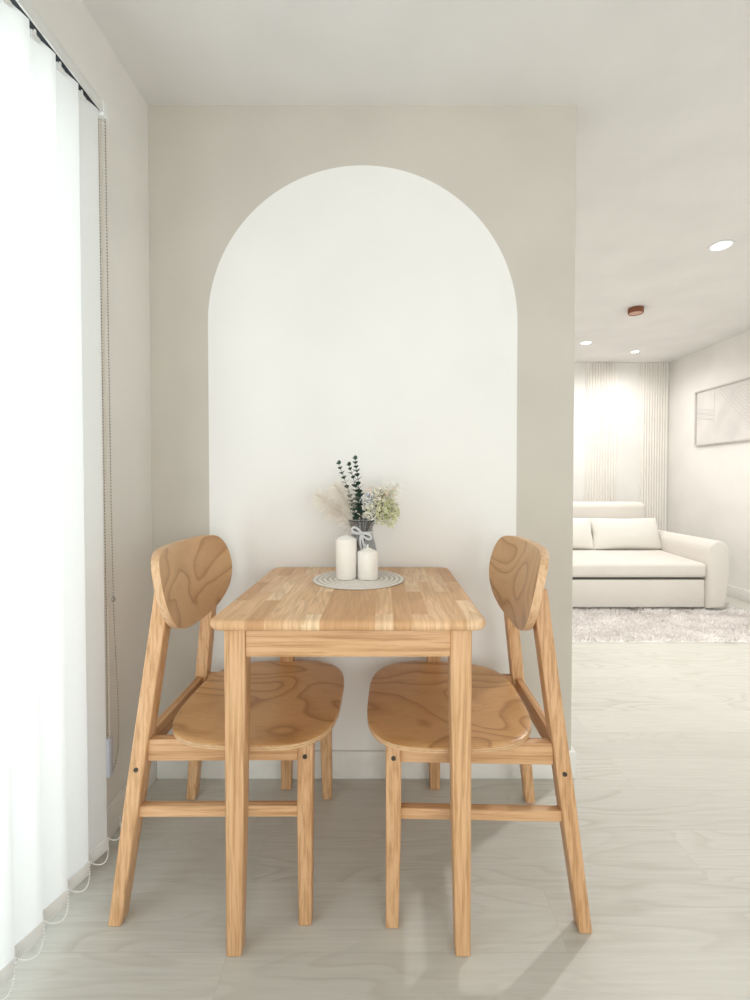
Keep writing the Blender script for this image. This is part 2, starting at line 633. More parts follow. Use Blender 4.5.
for sx in (-1, 1):
    for sy in (-1, 1):
        bm = bmesh.new()
        # straight outer faces, inner faces taper below the apron
        def lr(z, wd):
            x0 = sx * (LX + 0.0235)
            y0 = sy * (LY + 0.0235)
            return rect(x0 - sx * wd / 2, y0 - sy * wd / 2, z, wd, wd)
        loft(bm, [lr(0.0, 0.034), lr(0.30, 0.041), lr(0.62, 0.047), lr(TZ - tt - 0.0005, 0.047)])
        fin('leg', bm, M['wood_z'], table, bevel=0.004, seg=3)
for sy in (-1, 1):
    bm = bmesh.new()
    y = sy * (LY + 0.009)
    box(bm, -LX + 0.0235, LX - 0.0235, y - 0.010, y + 0.010, TZ - 0.087, TZ - tt - 0.0005)
    fin('apron', bm, M['wood_x'], table, bevel=0.002)
for sx in (-1, 1):
    bm = bmesh.new()
    x = sx * (LX + 0.009)
    box(bm, x - 0.010, x + 0.010, -LY + 0.0235, LY - 0.0235, TZ - 0.087, TZ - tt - 0.0005)
    fin('apron', bm, M['wood_y'], table, bevel=0.002)

# ================================================================== CHAIRS (facing local +x)
def make_chair(label, loc, rz):
    t = thing('dining_chair', label, 'chair', loc, rz, 'wooden dining chairs at the table')
    def rear_x(z):
        return -0.227 + 0.096 * z / 0.80
    def rear_y(z):
        return 0.216 - 0.0586 * z / 0.80
    def front_y(z):
        return 0.216 - 0.034 * z / 0.43
    def beam(bm, p0, p1, z0, z1, th):
        d = Vector((p1[0] - p0[0], p1[1] - p0[1], 0)).normalized()
        n_ = Vector((-d.y, d.x, 0)) * th / 2
        rr = []
        for p in (p0, p1):
            a, b = Vector((p[0], p[1], 0)) - n_, Vector((p[0], p[1], 0)) + n_
            rr.append([(a.x, a.y, z0), (b.x, b.y, z0), (b.x, b.y, z1), (a.x, a.y, z1)])
        loft(bm, rr)
    def bolt_at(leg, x, y, z, s):
        bm = bmesh.new()
        bmesh.ops.create_cone(bm, cap_ends=True, segments=16, radius1=0.0055, radius2=0.0055, depth=0.004,
                              matrix=Matrix.Translation((x, y + s * 0.0208, z)) @ Matrix.Rotation(R(90), 4, 'X'))
        fin('bolt', bm, M['steel'], leg)
    for s in (-1, 1):
        bm = bmesh.new()
        loft(bm, [rect(rear_x(0.0), s * rear_y(0.0), 0, 0.031, 0.038), rect(rear_x(0.30), s * rear_y(0.30), 0.30, 0.037, 0.042),
                  rect(rear_x(0.735), s * rear_y(0.735), 0.735, 0.038, 0.041),
                  rect(rear_x(0.80) - 0.0125, s * rear_y(0.80), 0.80, 0.015, 0.040)])
        leg = fin('rear_leg', bm, M['wood_z'], t, bevel=0.004, seg=3)
        bolt_at(leg, rear_x(0.365), s * rear_y(0.365), 0.365, s)
        bm = bmesh.new()
        loft(bm, [rect(0.229, s * front_y(0), 0, 0.031, 0.034), rect(0.226, s * front_y(0.25), 0.25, 0.037, 0.040),
                  rect(0.226, s * front_y(0.432), 0.432, 0.038, 0.042)])
        leg = fin('front_leg', bm, M['wood_z'], t, bevel=0.004, seg=3)
        bolt_at(leg, 0.226, s * front_y(0.395), 0.395, s)
        bm = bmesh.new()
        beam(bm, (rear_x(0.41) + 0.017, s * (rear_y(0.41) + 0.001)), (0.208, s * (front_y(0.41) + 0.001)), 0.379, 0.433, 0.024)
        fin('seat_rail', bm, M['wood_x'], t, bevel=0.003)
        bm = bmesh.new()
        beam(bm, (rear_x(0.26) + 0.0165, s * rear_y(0.26)), (0.2085, s * front_y(0.26)), 0.246, 0.273, 0.022)
        fin('stretcher', bm, M['wood_x'], t, bevel=0.003)
    bm = bmesh.new()
    xr, yr = rear_x(0.41), rear_y(0.41) - 0.0195
    box(bm, xr - 0.011, xr + 0.011, -yr, yr, 0.381, 0.431)
    fin('seat_rail', bm, M['wood_y'], t, bevel=0.003)
    bm = bmesh.new()
    yr = front_y(0.41) - 0.0195
    box(bm, 0.215, 0.237, -yr, yr, 0.379, 0.4315)
    fin('seat_rail', bm, M['wood_y'], t, bevel=0.003)
    # seat: bent plywood, squarish with large round corners, narrower at the back
    bm = bmesh.new()
    n = 96
    out = []
    cx, hx, hy = 0.0815, 0.2165, 0.266
    for i in range(n):
        a = 2 * PI * i / n
        ca, sa = math.cos(a), math.sin(a)
        e = 2 / 3.4
        u = math.copysign(abs(ca) ** e, ca)
        vv = math.copysign(abs(sa) ** e, sa)
        wf = 1.0 - 0.055 * (1 - u) - 0.035 * max(0, u)
        out.append((u * hx, vv * hy * wf))
    def zt(x, y):
        return 0.4515 - 0.006 * (1 - min(1, (x / hx) ** 2)) * (1 - min(1, (y / hy) ** 2)) - 0.003 * max(0, x / hx) ** 3
    th = 0.0175
    rt, rb = [], []
    for k in (0.25, 0.5, 0.75, 0.92, 0.985, 1.0):
        dz = {0.985: -0.0006, 1.0: -0.0030}.get(k, 0)
        rt.append([bm.verts.new((cx + x * k, y * k, zt(x * k, y * k) + dz)) for x, y in out])
        rb.append([bm.verts.new((cx + x * k, y * k, zt(x * k, y * k) - th - dz)) for x, y in out])
    ct, cb = bm.verts.new((cx, 0, zt(0, 0))), bm.verts.new((cx, 0, zt(0, 0) - th))
    for i in range(n):
        j = (i + 1) % n
        bm.faces.new((ct, rt[0][i], rt[0][j]))
        bm.faces.new((cb, rb[0][j], rb[0][i]))
        for q in range(5):
            bm.faces.new((rt[q][i], rt[q + 1][i], rt[q + 1][j], rt[q][j]))
            bm.faces.new((rb[q][j], rb[q + 1][j], rb[q + 1][i], rb[q][i]))
        f = bm.faces.new((rt[5][i], rb[5][i], rb[5][j], rt[5][j]))
        f.material_index = 1
    fin('seat', bm, [M['seat_ply'], M['ply_edge']], t, sharp=40)
    # backrest: curved D-shaped plywood board on the front of the rear legs
    bm = bmesh.new()
    hw, nY, nZ = 0.238, 40, 8
    ztop, zend, zbot = 0.893, 0.800, 0.668
    def bx(y, z, side):
        d = -0.154 + 0.63 * y * y - 0.21 * (z - 0.80)
        return d + (0.020 if side else 0.0)
    fr, bk = [], []
    for i in range(nY + 1):
        y = -hw * math.cos(PI * i / nY) * 0.9995
        u = abs(y) / hw
        zl = zend - (zend - zbot) * (max(0, 1 - u ** 2.5)) ** 0.5
        zu = zend + (ztop - zend) * (max(0, 1 - u ** 8)) ** 0.5
        fr.append([bm.verts.new((bx(y, zl + (zu - zl) * k / nZ, 1), y, zl + (zu - zl) * k / nZ)) for k in range(nZ + 1)])
        bk.append([bm.verts.new((bx(y, zl + (zu - zl) * k / nZ, 0), y, zl + (zu - zl) * k / nZ)) for k in range(nZ + 1)])
    for i in range(nY):
        for k in range(nZ):
            bm.faces.new((fr[i][k], fr[i + 1][k], fr[i + 1][k + 1], fr[i][k + 1]))
            bm.faces.new((bk[i][k], bk[i][k + 1], bk[i + 1][k + 1], bk[i + 1][k]))
        for k in (0, nZ):
            f = bm.faces.new((fr[i][k], bk[i][k], bk[i + 1][k], fr[i + 1][k]))
            f.material_index = 1
    for i in (0, nY):
        for k in range(nZ):
            f = bm.faces.new((fr[i][k], fr[i][k + 1], bk[i][k + 1], bk[i][k]))
            f.material_index = 1
    bmesh.ops.recalc_face_normals(bm, faces=bm.faces[:])
    es = [e for e in bm.edges if len(e.link_faces) == 2 and e.link_faces[0].material_index != e.link_faces[1].material_index]
    bmesh.ops.bevel(bm, geom=es, offset=0.003, segments=2, affect='EDGES', profile=0.5, clamp_overlap=True)
    fin('backrest', bm, [M['back_ply'], M['back_edge']], t, sharp=50)
    return t

chair = make_chair('light wooden dining chair left of the table, by the vertical blind', (-0.416, 1.302, 0), 0)
copy_thing(chair, (0.256, 1.290, 0), PI - R(1.3), 'light wooden dining chair right of the table, by the free wall edge')

# ================================================================== TABLE TOP ITEMS
ZT = TZ + 0.0005
PX, PY = -0.075, 1.396
bm = bmesh.new()
prof = [(0.0015, ZT)]
nr, pr = 9, 0.141
prof.append((pr - 0.001, ZT))
for i in range(nr, 0, -1):
    r1, r0_ = pr * i / nr, pr * (i - 1) / nr
    for k in range(6):
        u = k / 5
        prof.append((max(0.002, r1 + (r0_ - r1) * u * 0.98), ZT + 0.0012 + 0.0028 * math.sin(PI * u)))
lathe(bm, prof, 72)
t = NT('woven_cotton_mat')
sep = t.n('ShaderNodeSeparateXYZ')
v = t.coord()
t.l(v, sep.inputs[0])
rr = t.math('SQRT', t.math('ADD', t.math('POWER', sep.outputs[0], 2.0), t.math('POWER', sep.outputs[1], 2.0)))
f = t.math('FRACT', t.math('MULTIPLY', rr, nr / pr))
weave = t.noise(v, 260, 2)
c = t.ramp(f, [(0.0, (0.40, 0.33, 0.27)), (0.22, (0.78, 0.72, 0.66)), (0.75, (0.84, 0.79, 0.74)), (1.0, (0.40, 0.33, 0.27))])
t.col(t.mix(0.3, c, t.ramp(weave, [(0.35, (0.55, 0.49, 0.43)), (0.6, (0.82, 0.79, 0.75))]))).rough(0.9, 0.1)
t.bump(weave, 0.3, 0.002)
o = fin('placemat', bm, t.m, loc=(PX, PY, 0), sharp=80)
tag(o, 'round cream woven placemat with ring pattern under the candles and vase', 'placemat')

ZM = ZT + 0.0042
t = NT('candle_wax')
n = t.noise(t.coord(), 25, 3)
t.col(t.ramp(n, [(0.3, (0.86, 0.82, 0.77)), (0.7, (0.90, 0.87, 0.83))])).rough(0.5, 0.35)
t.b.inputs['Subsurface Weight'].default_value = 0.15
t.b.inputs['Subsurface Radius'].default_value = (0.02, 0.015, 0.01)
M['wax'] = t.m
M['wick'] = plain('cotton_wick', (0.78, 0.76, 0.70), 0.9)
def candle(label, x, y, r, h, cone, pw):
    e = thing('pillar_candle', label, 'candle', (x, y, ZM), 0, 'pillar candles on the placemat')
    bm = bmesh.new()
    pr_ = [(r - 0.002, 0), (r, 0.002), (r, h - 0.003), (r - 0.0012, h)]
    for i in range(1, 8):
        u = i / 8
        pr_.append((r * (1 - u) ** pw * 0.97 + 0.001, h + cone * u))
    pr_.append((0.0012, h + cone))
    lathe(bm, pr_, 48)
    fin('wax_body', bm, M['wax'], e, sharp=50)
    bm = bmesh.new()
    tube(bm, [(0, 0, h + cone - 0.004), (0.0004, 0, h + cone + 0.004), (0.001, 0, h + cone + 0.010)], [0.0019, 0.0017, 0.0011], 6)
    fin('wick', bm, M['wick'], e)
candle('tall white pillar candle, the left of the pair on the placemat', -0.1125, 1.389, 0.0318, 0.120, 0.012, 0.62)
candle('short white pillar candle with pointed top and wick, in front of the vase', -0.0465, 1.386, 0.0312, 0.082, 0.014, 1.0)

# vase
VX, VY = -0.068, 1.478
vase = thing('vase', 'smoky grey faceted glass vase with pinched waist, tied with a ribbon', 'vase', (VX, VY, ZM))
bm = bmesh.new()
def facet(t_, z):
    m = 12
    a = (t_ % (2 * PI / m)) - PI / m
    return math.cos(PI / m) / math.cos(a) * 1.0
vh = 0.170
outp = [(0.045, 0.0), (0.050, 0.003), (0.051, 0.020), (0.049, 0.060), (0.043, 0.095), (0.0365, 0.118), (0.0335, 0.132), (0.036, 0.148), (0.0455, vh)]
inp = [(0.0430, vh), (0.0335, 0.148), (0.031, 0.132), (0.034, 0.118), (0.0405, 0.095), (0.0465, 0.060), (0.0475, 0.020), (0.044, 0.008)]
lathe(bm, outp + inp, 72, fn=facet)
fin('vase_body', bm, M['smoke'], vase, sharp=12)
bm = bmesh.new()
rim = [(0.0443 * math.cos(2 * PI * i / 48), 0.0443 * math.sin(2 * PI * i / 48), vh) for i in range(49)]
tube(bm, rim, 0.0016, 6, cap=False)
fin('rim', bm, plain('dark_vase_rim', (0.03, 0.032, 0.035), 0.2), vase)
M['ribbon'] = fabric('grey_white_ribbon', (0.62, 0.62, 0.63), 300, 0.1)
def ribbon_strip(bm, pts, width, nrm):
    prev = None
    for i, p in enumerate(pts):
        p = Vector(p)
        d = (Vector(pts[min(i + 1, len(pts) - 1)]) - Vector(pts[max(0, i - 1)])).normalized()
        s = d.cross(Vector(nrm)).normalized() * width / 2
        nn = Vector(nrm).normalized() * 0.0005
        cur = [bm.verts.new(q) for q in (p + s + nn, p - s + nn, p - s - nn, p + s - nn)]
        if prev:
            for a in range(4):
                b = (a + 1) % 4
                bm.faces.new((prev[a], prev[b], cur[b], cur[a]))
        else:
            bm.faces.new(cur)
        prev = cur
    bm.faces.new(prev[::-1])
bm = bmesh.new()
lathe(bm, [(0.0345, 0.127), (0.0365, 0.127), (0.0365, 0.136), (0.0345, 0.136)], 36)
yk = -0.039
for s, a0 in ((-1, 150), (1, -25)):
    lp = []
    for i in range(17):
        u = 2 * PI * i / 16
        L, Wd = (0.034, 0.010)
        px, pz = L * (1 - math.cos(u)) / 2, Wd * math.sin(u) * (0.4 + 0.6 * (1 - math.cos(u)) / 2)
        ca, sa = math.cos(R(a0)), math.sin(R(a0))
        lp.append((px * ca - pz * sa, yk - 0.004 * math.sin(u / 2), 0.131 + px * sa + pz * ca))
    ribbon_strip(bm, lp, 0.0065, (0.25, -1, 0.2))
ribbon_strip(bm, [(0, yk, 0.131), (0.003, yk - 0.005, 0.115), (0.008, yk - 0.010, 0.095), (0.009, yk - 0.014, 0.070)], 0.007, (0, -1, 0))
ribbon_strip(bm, [(0, yk, 0.131), (-0.004, yk - 0.005, 0.118), (-0.003, yk - 0.010, 0.100), (0.002, yk - 0.014, 0.075)], 0.006, (0, -1, 0))
bmesh.ops.create_uvsphere(bm, u_segments=10, v_segments=8, radius=0.0055, matrix=Matrix.Translation((0, yk - 0.001, 0.131)))
fin('ribbon_bow', bm, M['ribbon'], vase)

# sprigs standing in the vase
M['euc_leaf'] = plain('eucalyptus_leaf', (0.035, 0.075, 0.05), 0.6, var=0.35)
M['euc_stem'] = plain('eucalyptus_stem', (0.05, 0.06, 0.04), 0.7)
M['plume'] = plain('bleached_plume', (0.93, 0.88, 0.81), 0.9, spec=0.1)
M['plume_white'] = plain('white_plume', (0.94, 0.92, 0.88), 0.9, spec=0.1)
M['peach'] = plain('pale_peach_blossom', (0.84, 0.70, 0.58), 0.9, spec=0.1)
M['lime'] = plain('pale_green_blossom', (0.62, 0.64, 0.36), 0.9, spec=0.1)
M['cream_bl'] = plain('cream_blossom', (0.84, 0.83, 0.66), 0.9, spec=0.1)
M['bluegrey'] = plain('blue_grey_blossom', (0.56, 0.60, 0.70), 0.9, spec=0.1)
M['drystem'] = plain('dry_stem', (0.17, 0.16, 0.12), 0.8)
M['darkstem'] = plain('dark_green_stem', (0.03, 0.04, 0.03), 0.8)

def qbez(a, b, c, n):
    a, b, c = Vector(a), Vector(b), Vector(c)
    return [(a * (1 - u) ** 2 + b * 2 * u * (1 - u) + c * u * u) for u in [i / n for i in range(n + 1)]]

def leaf(bm, p, d, nrm, L, Wd):
    d = d.normalized()
    s = d.cross(nrm).normalized()
    up = s.cross(d).normalized()
    ks = [(0, 0.12), (0.2, 0.75), (0.5, 1.0), (0.8, 0.7), (1.0, 0.1)]
    prev = None
    for u, w_ in ks:
        q = p + d * L * u + up * (0.12 * L * math.sin(PI * u))
        cur = [bm.verts.new(q - s * Wd / 2 * w_ + up * 0.0006), bm.verts.new(q), bm.verts.new(q + s * Wd / 2 * w_ + up * 0.0006)]
        if prev:
            bm.faces.new((prev[0], prev[1], cur[1], cur[0]))
            bm.faces.new((prev[1], prev[2], cur[2], cur[1]))
        prev = cur

VZ = ZM + vh      # rim height
def eucalyptus(label, base, mid, tip, nl, l0, l1):
    e = thing('eucalyptus_sprig', label, 'sprig', (VX, VY, ZM), 0, 'eucalyptus sprigs in the vase')
    pts = qbez(base, mid, tip, 30)
    bm = bmesh.new()
    tube(bm, pts, [0.0016 - 0.0009 * i / 30 for i in range(31)], 6)
    fin('stem', bm, M['euc_stem'], e)
    bm = bmesh.new()
    st = 13
    for k in range(nl):
        f_ = (st + (30 - st) * k / (nl - 1))
        i = min(29, int(f_))
        p = pts[i].lerp(pts[i + 1], f_ - i)
        d = (pts[i + 1] - pts[i]).normalized()
        a = d.cross(Vector((0.1, 1, 0))).normalized()
        b = d.cross(a)
        L = l0 + (l1 - l0) * k / (nl - 1)
        for q in (0, 1):
            an = k * R(80) + q * PI + random.uniform(-.3, .3)
            o_ = a * math.cos(an) + b * math.sin(an)
            leaf(bm, p, o_ + d * 0.75, d, L * random.uniform(.9, 1.1), L * 0.80)
    leaf(bm, pts[-1], Vector((0.1, 0, 1)), Vector((0, 1, 0.1)), l1 * 1.1, l1)
    fin('leaves', bm, M['euc_leaf'], e, recalc=False)
# local coordinates: origin at the vase base on the placemat; base of stems inside the vase
eucalyptus('tallest dark green eucalyptus sprig, upright behind the candles', (0.005, 0.002, 0.02), (0.004, 0.0, 0.20), (-0.022, -0.005, 0.365), 15, 0.030, 0.014)
eucalyptus('dark green eucalyptus sprig leaning left with narrow paired leaves', (0.006, 0.004, 0.02), (-0.002, -0.006, 0.17), (-0.074, -0.010, 0.350), 14, 0.028, 0.013)
eucalyptus('shorter dark eucalyptus sprig in the middle, tip bent left of the tallest', (-0.004, -0.004, 0.02), (0.010, -0.012, 0.22), (-0.041, -0.014, 0.345), 12, 0.029, 0.013)

def blade(bm, p, q, w_):
    d = (q - p)
    s = d.cross(Vector((random.uniform(-1, 1), random.uniform(-1, 1), random.uniform(-1, 1)))).normalized() * w_
    a, b, c = bm.verts.new(p - s), bm.verts.new(p + s), bm.verts.new(q)
    bm.faces.new((a, b, c))

def plume(name, label, cat, base, mid, tip, mat, n, spread, start=0.45, w_=0.0007, group=None, up=0.9):
    e = thing(name, label, cat, (VX, VY, ZM), 0, group)
    pts = qbez(base, mid, tip, 24)
    bm = bmesh.new()
    tube(bm, pts, [0.0012 - 0.0007 * i / 24 for i in range(25)], 5)
    fin('stem', bm, M['drystem'], e)
    bm = bmesh.new()
    for k in range(n):
        u = start + (1 - start) * random.random() ** 0.9
        i = min(23, int(u * 24))
        p = pts[i].lerp(pts[i + 1], u * 24 - i)
        d = (pts[i + 1] - pts[i]).normalized()
        rv = Vector((random.gauss(0, 1), random.gauss(0, 0.7), random.gauss(0, 1)))
        rv = (rv - d * rv.dot(d))
        rv.normalize()
        env = math.sin(PI * min(1, (u - start) / (1 - start) * 0.85 + 0.13)) ** 0.7
        L = spread * env * random.uniform(0.5, 1.1)
        q1 = p + (rv + d * up * random.uniform(0.4, 1.2)) * L * 0.55
        q2 = q1 + (rv * 0.7 + d * up * 0.5 + Vector((0, 0, -0.35))) * L * 0.5
        for q in (q1, q2):
            if VY + q.y > 1.612:
                q.y = 1.612 - VY
        blade(bm, p, q1, w_)
        blade(bm, q1 - (q1 - p) * 0.15, q2, w_)
    fin('plumes', bm, mat, e, recalc=False)

def floret(name, label, cat, base, mid, centre, rad, mats, n, size, group=None):
    """branching spray of many tiny blossoms"""
    e = thing(name, label, cat, (VX, VY, ZM), 0, group)
    bs = bmesh.new()
    bf = bmesh.new()
    pts = qbez(base, mid, centre, 16)
    tube(bs, pts, [0.0014 - 0.0007 * i / 16 for i in range(17)], 5)
    for k in range(n):
        while True:
            q = Vector((random.uniform(-1, 1), random.uniform(-1, 1), random.uniform(-1, 1)))
            if 0.15 < q.length < 1:
                break
        q = q * random.choice((0.8, 1.0, 1.0, 1.22))
        q = Vector((q.x * rad[0], q.y * rad[1], q.z * rad[2])) + Vector(centre)
        if VY + q.y > 1.605:
            q.y = 1.605 - VY
        if k % 5 == 0:
            p = pts[random.randint(9, 16)]
            tube(bs, [p, p.lerp(q, 0.5) + Vector((0, 0, 0.004)), q], [0.0006, 0.0005, 0.0004], 4)
        mi = random.randint(0, len(mats) - 1)
        for a in range(5):
            d = Vector((random.gauss(0, 1), random.gauss(0, 1), random.gauss(0, 1))).normalized()
            s = d.cross(Vector((random.gauss(0, 1), random.gauss(0, 1), random.gauss(0, 1)))).normalized()
            L = size * random.uniform(.6, 1.2)
            vs = [bf.verts.new(x) for x in (q, q + d * L * .6 + s * L * .35, q + d * L, q + d * L * .6 - s * L * .35)]
            bf.faces.new(vs).material_index = mi
    fin('stems', bs, M['darkstem'], e)
    fin('blossoms', bf, mats, e, recalc=False)

G1 = 'bleached feathery plumes in the vase'
plume('dried_plume', 'bleached feathery dried plume reaching furthest left from the vase', 'dried grass', (0.0, 0.004, 0.03), (-0.025, 0.0, 0.20), (-0.152, -0.020, 0.255), M['plume'], 900, 0.066, 0.40, 0.0007, group=G1)
plume('dried_plume', 'bleached feathery dried plume arching up left, behind the leaning eucalyptus', 'dried grass', (0.004, 0.006, 0.03), (-0.025, 0.01, 0.22), (-0.090, -0.010, 0.285), M['plume'], 750, 0.066, 0.45, 0.0007, group=G1)
plume('dried_plume', 'short bleached dried plume drooping low on the left of the vase', 'dried grass', (-0.004, 0.0, 0.03), (-0.03, -0.01, 0.22), (-0.105, -0.030, 0.208), M['plume'], 600, 0.055, 0.45, 0.0007, group=G1)
plume('dried_plume', 'white wispy dried plume pointing up to the far right', 'dried grass', (-0.01, 0.006, 0.03), (0.02, 0.012, 0.20), (0.118, -0.010, 0.288), M['plume_white'], 700, 0.055, 0.50, 0.0007, group=G1)
floret('blossom_spray', 'peach and cream dried blossom spray right of the eucalyptus', 'dried flowers', (0.0, 0.0, 0.03), (0.01, 0.01, 0.18), (0.058, -0.012, 0.248), (0.052, 0.040, 0.034), [M['peach'], M['cream_bl'], M['plume']], 240, 0.0075)
floret('blossom_spray', 'pale yellow-green dried blossom spray hanging over the right rim', 'dried flowers', (-0.006, -0.004, 0.03), (0.015, -0.01, 0.20), (0.080, -0.016, 0.203), (0.042, 0.038, 0.052), [M['lime'], M['lime'], M['cream_bl']], 330, 0.0075)
floret('blossom_spray', 'cream dried blossom spray low in the middle, just above the rim', 'dried flowers', (-0.002, 0.006, 0.03), (0.006, 0.0, 0.15), (0.036, -0.018, 0.205), (0.036, 0.028, 0.032), [M['cream_bl'], M['plume_white']], 230, 0.007)
floret('blossom_spray', 'small blue-grey dried blossom cluster beside the tallest eucalyptus', 'dried flowers', (0.002, -0.006, 0.03), (0.004, -0.01, 0.18), (0.022, -0.022, 0.242), (0.022, 0.018, 0.020), [M['bluegrey'], M['plume_white']], 110, 0.008)

# ================================================================== VERTICAL BLIND
BX = -0.765
blind = thing('vertical_blind', 'white translucent vertical blind hanging at the tall window', 'blind', (BX, 0, 0))
ZR0, ZR1 = 2.052, 2.082
bm = bmesh.new()
box(bm, -0.012, 0.016, -0.70, 1.240, ZR0 + 0.004, ZR1)
box(bm, 0.010, 0.016, -0.70, 1.240, ZR0, ZR0 + 0.004)
box(bm, -0.012, -0.006, -0.70, 1.240, ZR0, ZR0 + 0.004)
fin('headrail', bm, M['alu'], blind, bevel=0.0012)
bm = bmesh.new()
box(bm, -0.0055, 0.0095, -0.69, 1.235, ZR0 + 0.0015, ZR0 + 0.0038)
fin('rail_channel_dark', bm, M['dark'], blind)  # near-black fill paints the darkness under the rail
bm = bmesh.new()
box(bm, -0.0145, 0.0185, 1.240, 1.266, ZR0 - 0.008, ZR1 + 0.003)
fin('end_cap', bm, M['white_plastic'], blind, bevel=0.004)
for y in (1.12, 0.3):
    bm = bmesh.new()
    box(bm, -0.069, 0.008, y - 0.012, y + 0.012, ZR1 + 0.0005, ZR1 + 0.004)
    box(bm, -0.0695, -0.066, y - 0.012, y + 0.012, ZR1 - 0.02, ZR1 + 0.035)
    fin('wall_bracket', bm, M['alu'], blind, bevel=0.001)
SL_W, SL_P, TILT = 0.089, 0.0775, R(-21)
ns = 22
ends = []
for i in range(ns):
    yc = 1.174 - i * SL_P
    z0, z1 = 0.066, 2.040
    ct, st_ = math.cos(TILT), math.sin(TILT)
    def sp(u, z):    # u: -1 near the camera, +1 far
        cur = 0.0020 * (1 - u * u)
        return (0.002 - st_ * u * SL_W / 2 + cur, yc + ct * u * SL_W / 2, z)
    bm = bmesh.new()
    g_ = [[bm.verts.new(sp(-1 + 2 * a / 6, z)) for a in range(7)] for z in (z0 + 0.03, 0.6, 1.1, 1.6, z1)]
    for r_ in range(4):
        for a in range(6):
            bm.faces.new((g_[r_][a], g_[r_][a + 1], g_[r_ + 1][a + 1], g_[r_ + 1][a]))
    slat = fin('slat', bm, M['blind'], blind, recalc=False)
    bm = bmesh.new()
    q = 0.0022
    for zz in ((z0, z0 + 0.034),):
        lo = [Vector(sp(u, 0)) for u in (-1, -0.5, 0, 0.5, 1)]
        prof_ = [(p.x + q, p.y) for p in lo] + [(p.x - q, p.y) for p in lo[::-1]]
        loft(bm, [[(x, y, zz[0]) for x, y in prof_], [(x, y, zz[1]) for x, y in prof_]])
    fin('weight', bm, M['weight'], slat, bevel=0.0008)
    bm = bmesh.new()
    box(bm, 0.0005, 0.0055, yc - 0.012, yc + 0.012, z1 - 0.012, z1 + 0.004)
    tube(bm, [(0.003, yc, z1 + 0.002), (0.003, yc, ZR0 + 0.003)], 0.0025, 8)
    fin('hanger', bm, M['white_plastic'], slat)
    ends.append((sp(-1, z0 + 0.034), sp(1, z0 + 0.034), yc))
bm = bmesh.new()
hook = Vector((0.004, -0.002, 0))
ends.insert(0, (0, Vector(ends[0][1]) + Vector((-0.012, 0.075, 0.012)), 0))
for i in range(ns):
    a = Vector(ends[i + 1][1]) + hook
    b = Vector(ends[i][1]) + hook
    n_ = 21
    for k in range(n_):
        u = k / n_
        bead(bm, a.lerp(b, u) + Vector((0.016 * math.sin(PI * u), 0, -0.031 * 4 * u * (1 - u))), 0.0019)
fin('spacer_chain', bm, M['white_bead'], blind)
# control chain: loop of beads from the end cap down to a tensioner
def chain(bm, pts, pitch, r):
    pts = [Vector(p) for p in pts]
    acc, out_ = 0.0, []
    for p, q in zip(pts, pts[1:]):
        L = (q - p).length
        while acc < L:
            out_.append(p.lerp(q, acc / L))
            acc += pitch
        acc -= L
    for p in out_:
        bead(bm, p, r)
    tube(bm, pts, 0.0006, 4)
bm = bmesh.new()
chain(bm, [(-0.004, 1.252, 2.045), (-0.004, 1.256, 1.3), (-0.004, 1.262, 0.30)], 0.0085, 0.0022)
right = [(0.012, 1.256, 2.045), (0.012, 1.258, 1.6), (0.012, 1.262, 1.0), (0.013, 1.266, 0.70), (0.018, 1.272, 0.45), (0.019, 1.273, 0.37),
         (0.017, 1.272, 0.31), (0.010, 1.268, 0.265), (0.002, 1.264, 0.242), (-0.005, 1.262, 0.240)]
chain(bm, right, 0.0085, 0.0022)
fin('control_chain', bm, M['bead'], blind)
bm = bmesh.new()
bmesh.ops.create_uvsphere(bm, u_segments=10, v_segments=8, radius=0.0055, matrix=Matrix.Translation((0.0128, 1.2655, 0.735)) @ Matrix.Diagonal((1, 1, 1.3, 1)))
fin('chain_connector', bm, M['bead'], blind)
bm = bmesh.new()
tube(bm, [(0.003, 1.253, 2.045), (0.002, 1.260, 0.34)], 0.0009, 5)
tube(bm, [(0.000, 1.253, 2.045), (-0.001, 1.260, 0.34)], 0.0009, 5)
fin('traverse_cord', bm, plain('beige_cord', (0.62, 0.55, 0.47), 0.8), blind)
bm = bmesh.new()
box(bm, -0.012, 0.006, 1.250, 1.272, 0.238, 0.348)
fin('cord_weight', bm, M['tension'], blind, bevel=0.006, seg=3)

# ================================================================== LIVING ROOM
SX, SY = 1.772, 3.63
M['sofa'] = fabric('cream_sofa_fabric', (0.66, 0.625, 0.58))
M['pillow'] = fabric('light_pillow_fabric', (0.70, 0.675, 0.63))
sofa = thing('sofa_bed', 'cream fabric sofa bed with rounded arms on the shaggy rug', 'sofa', (SX, SY, 0))
bm = bmesh.new()
box(bm, -0.815, 0.815, 0.015, 0.95, 0.042, 0.268)
fin('pull_out_base', bm, M['sofa'], sofa, bevel=0.012, seg=3)
bm = bmesh.new()
box(bm, -0.80, 0.80, 0.05, 0.94, 0.266, 0.292)
fin('gap_shade_strip', bm, M['dark'], sofa)  # near-black slab paints the shaded gap below the cushion
bm = bmesh.new()
box(bm, -0.818, 0.818, -0.005, 0.80, 0.285, 0.400)
for v_ in bm.verts:
    if v_.co.z > 0.35 and v_.co.y > 0.5:
        v_.co.z += 0.026
fin('seat_cushion', bm, M['sofa'], sofa, bevel=0.028, seg=4)
bm = bmesh.new()
prof_ = [(0.0, 0.045), (0.72, 0.045)]
box(bm, -0.818, 0.818, 0.78, 1.02, 0.32, 0.850)
for v_ in bm.verts:
    if v_.co.z > 0.5 and v_.co.y < 0.9:
        v_.co.y += 0.055
fin('backrest', bm, M['sofa'], sofa, bevel=0.055, seg=6)
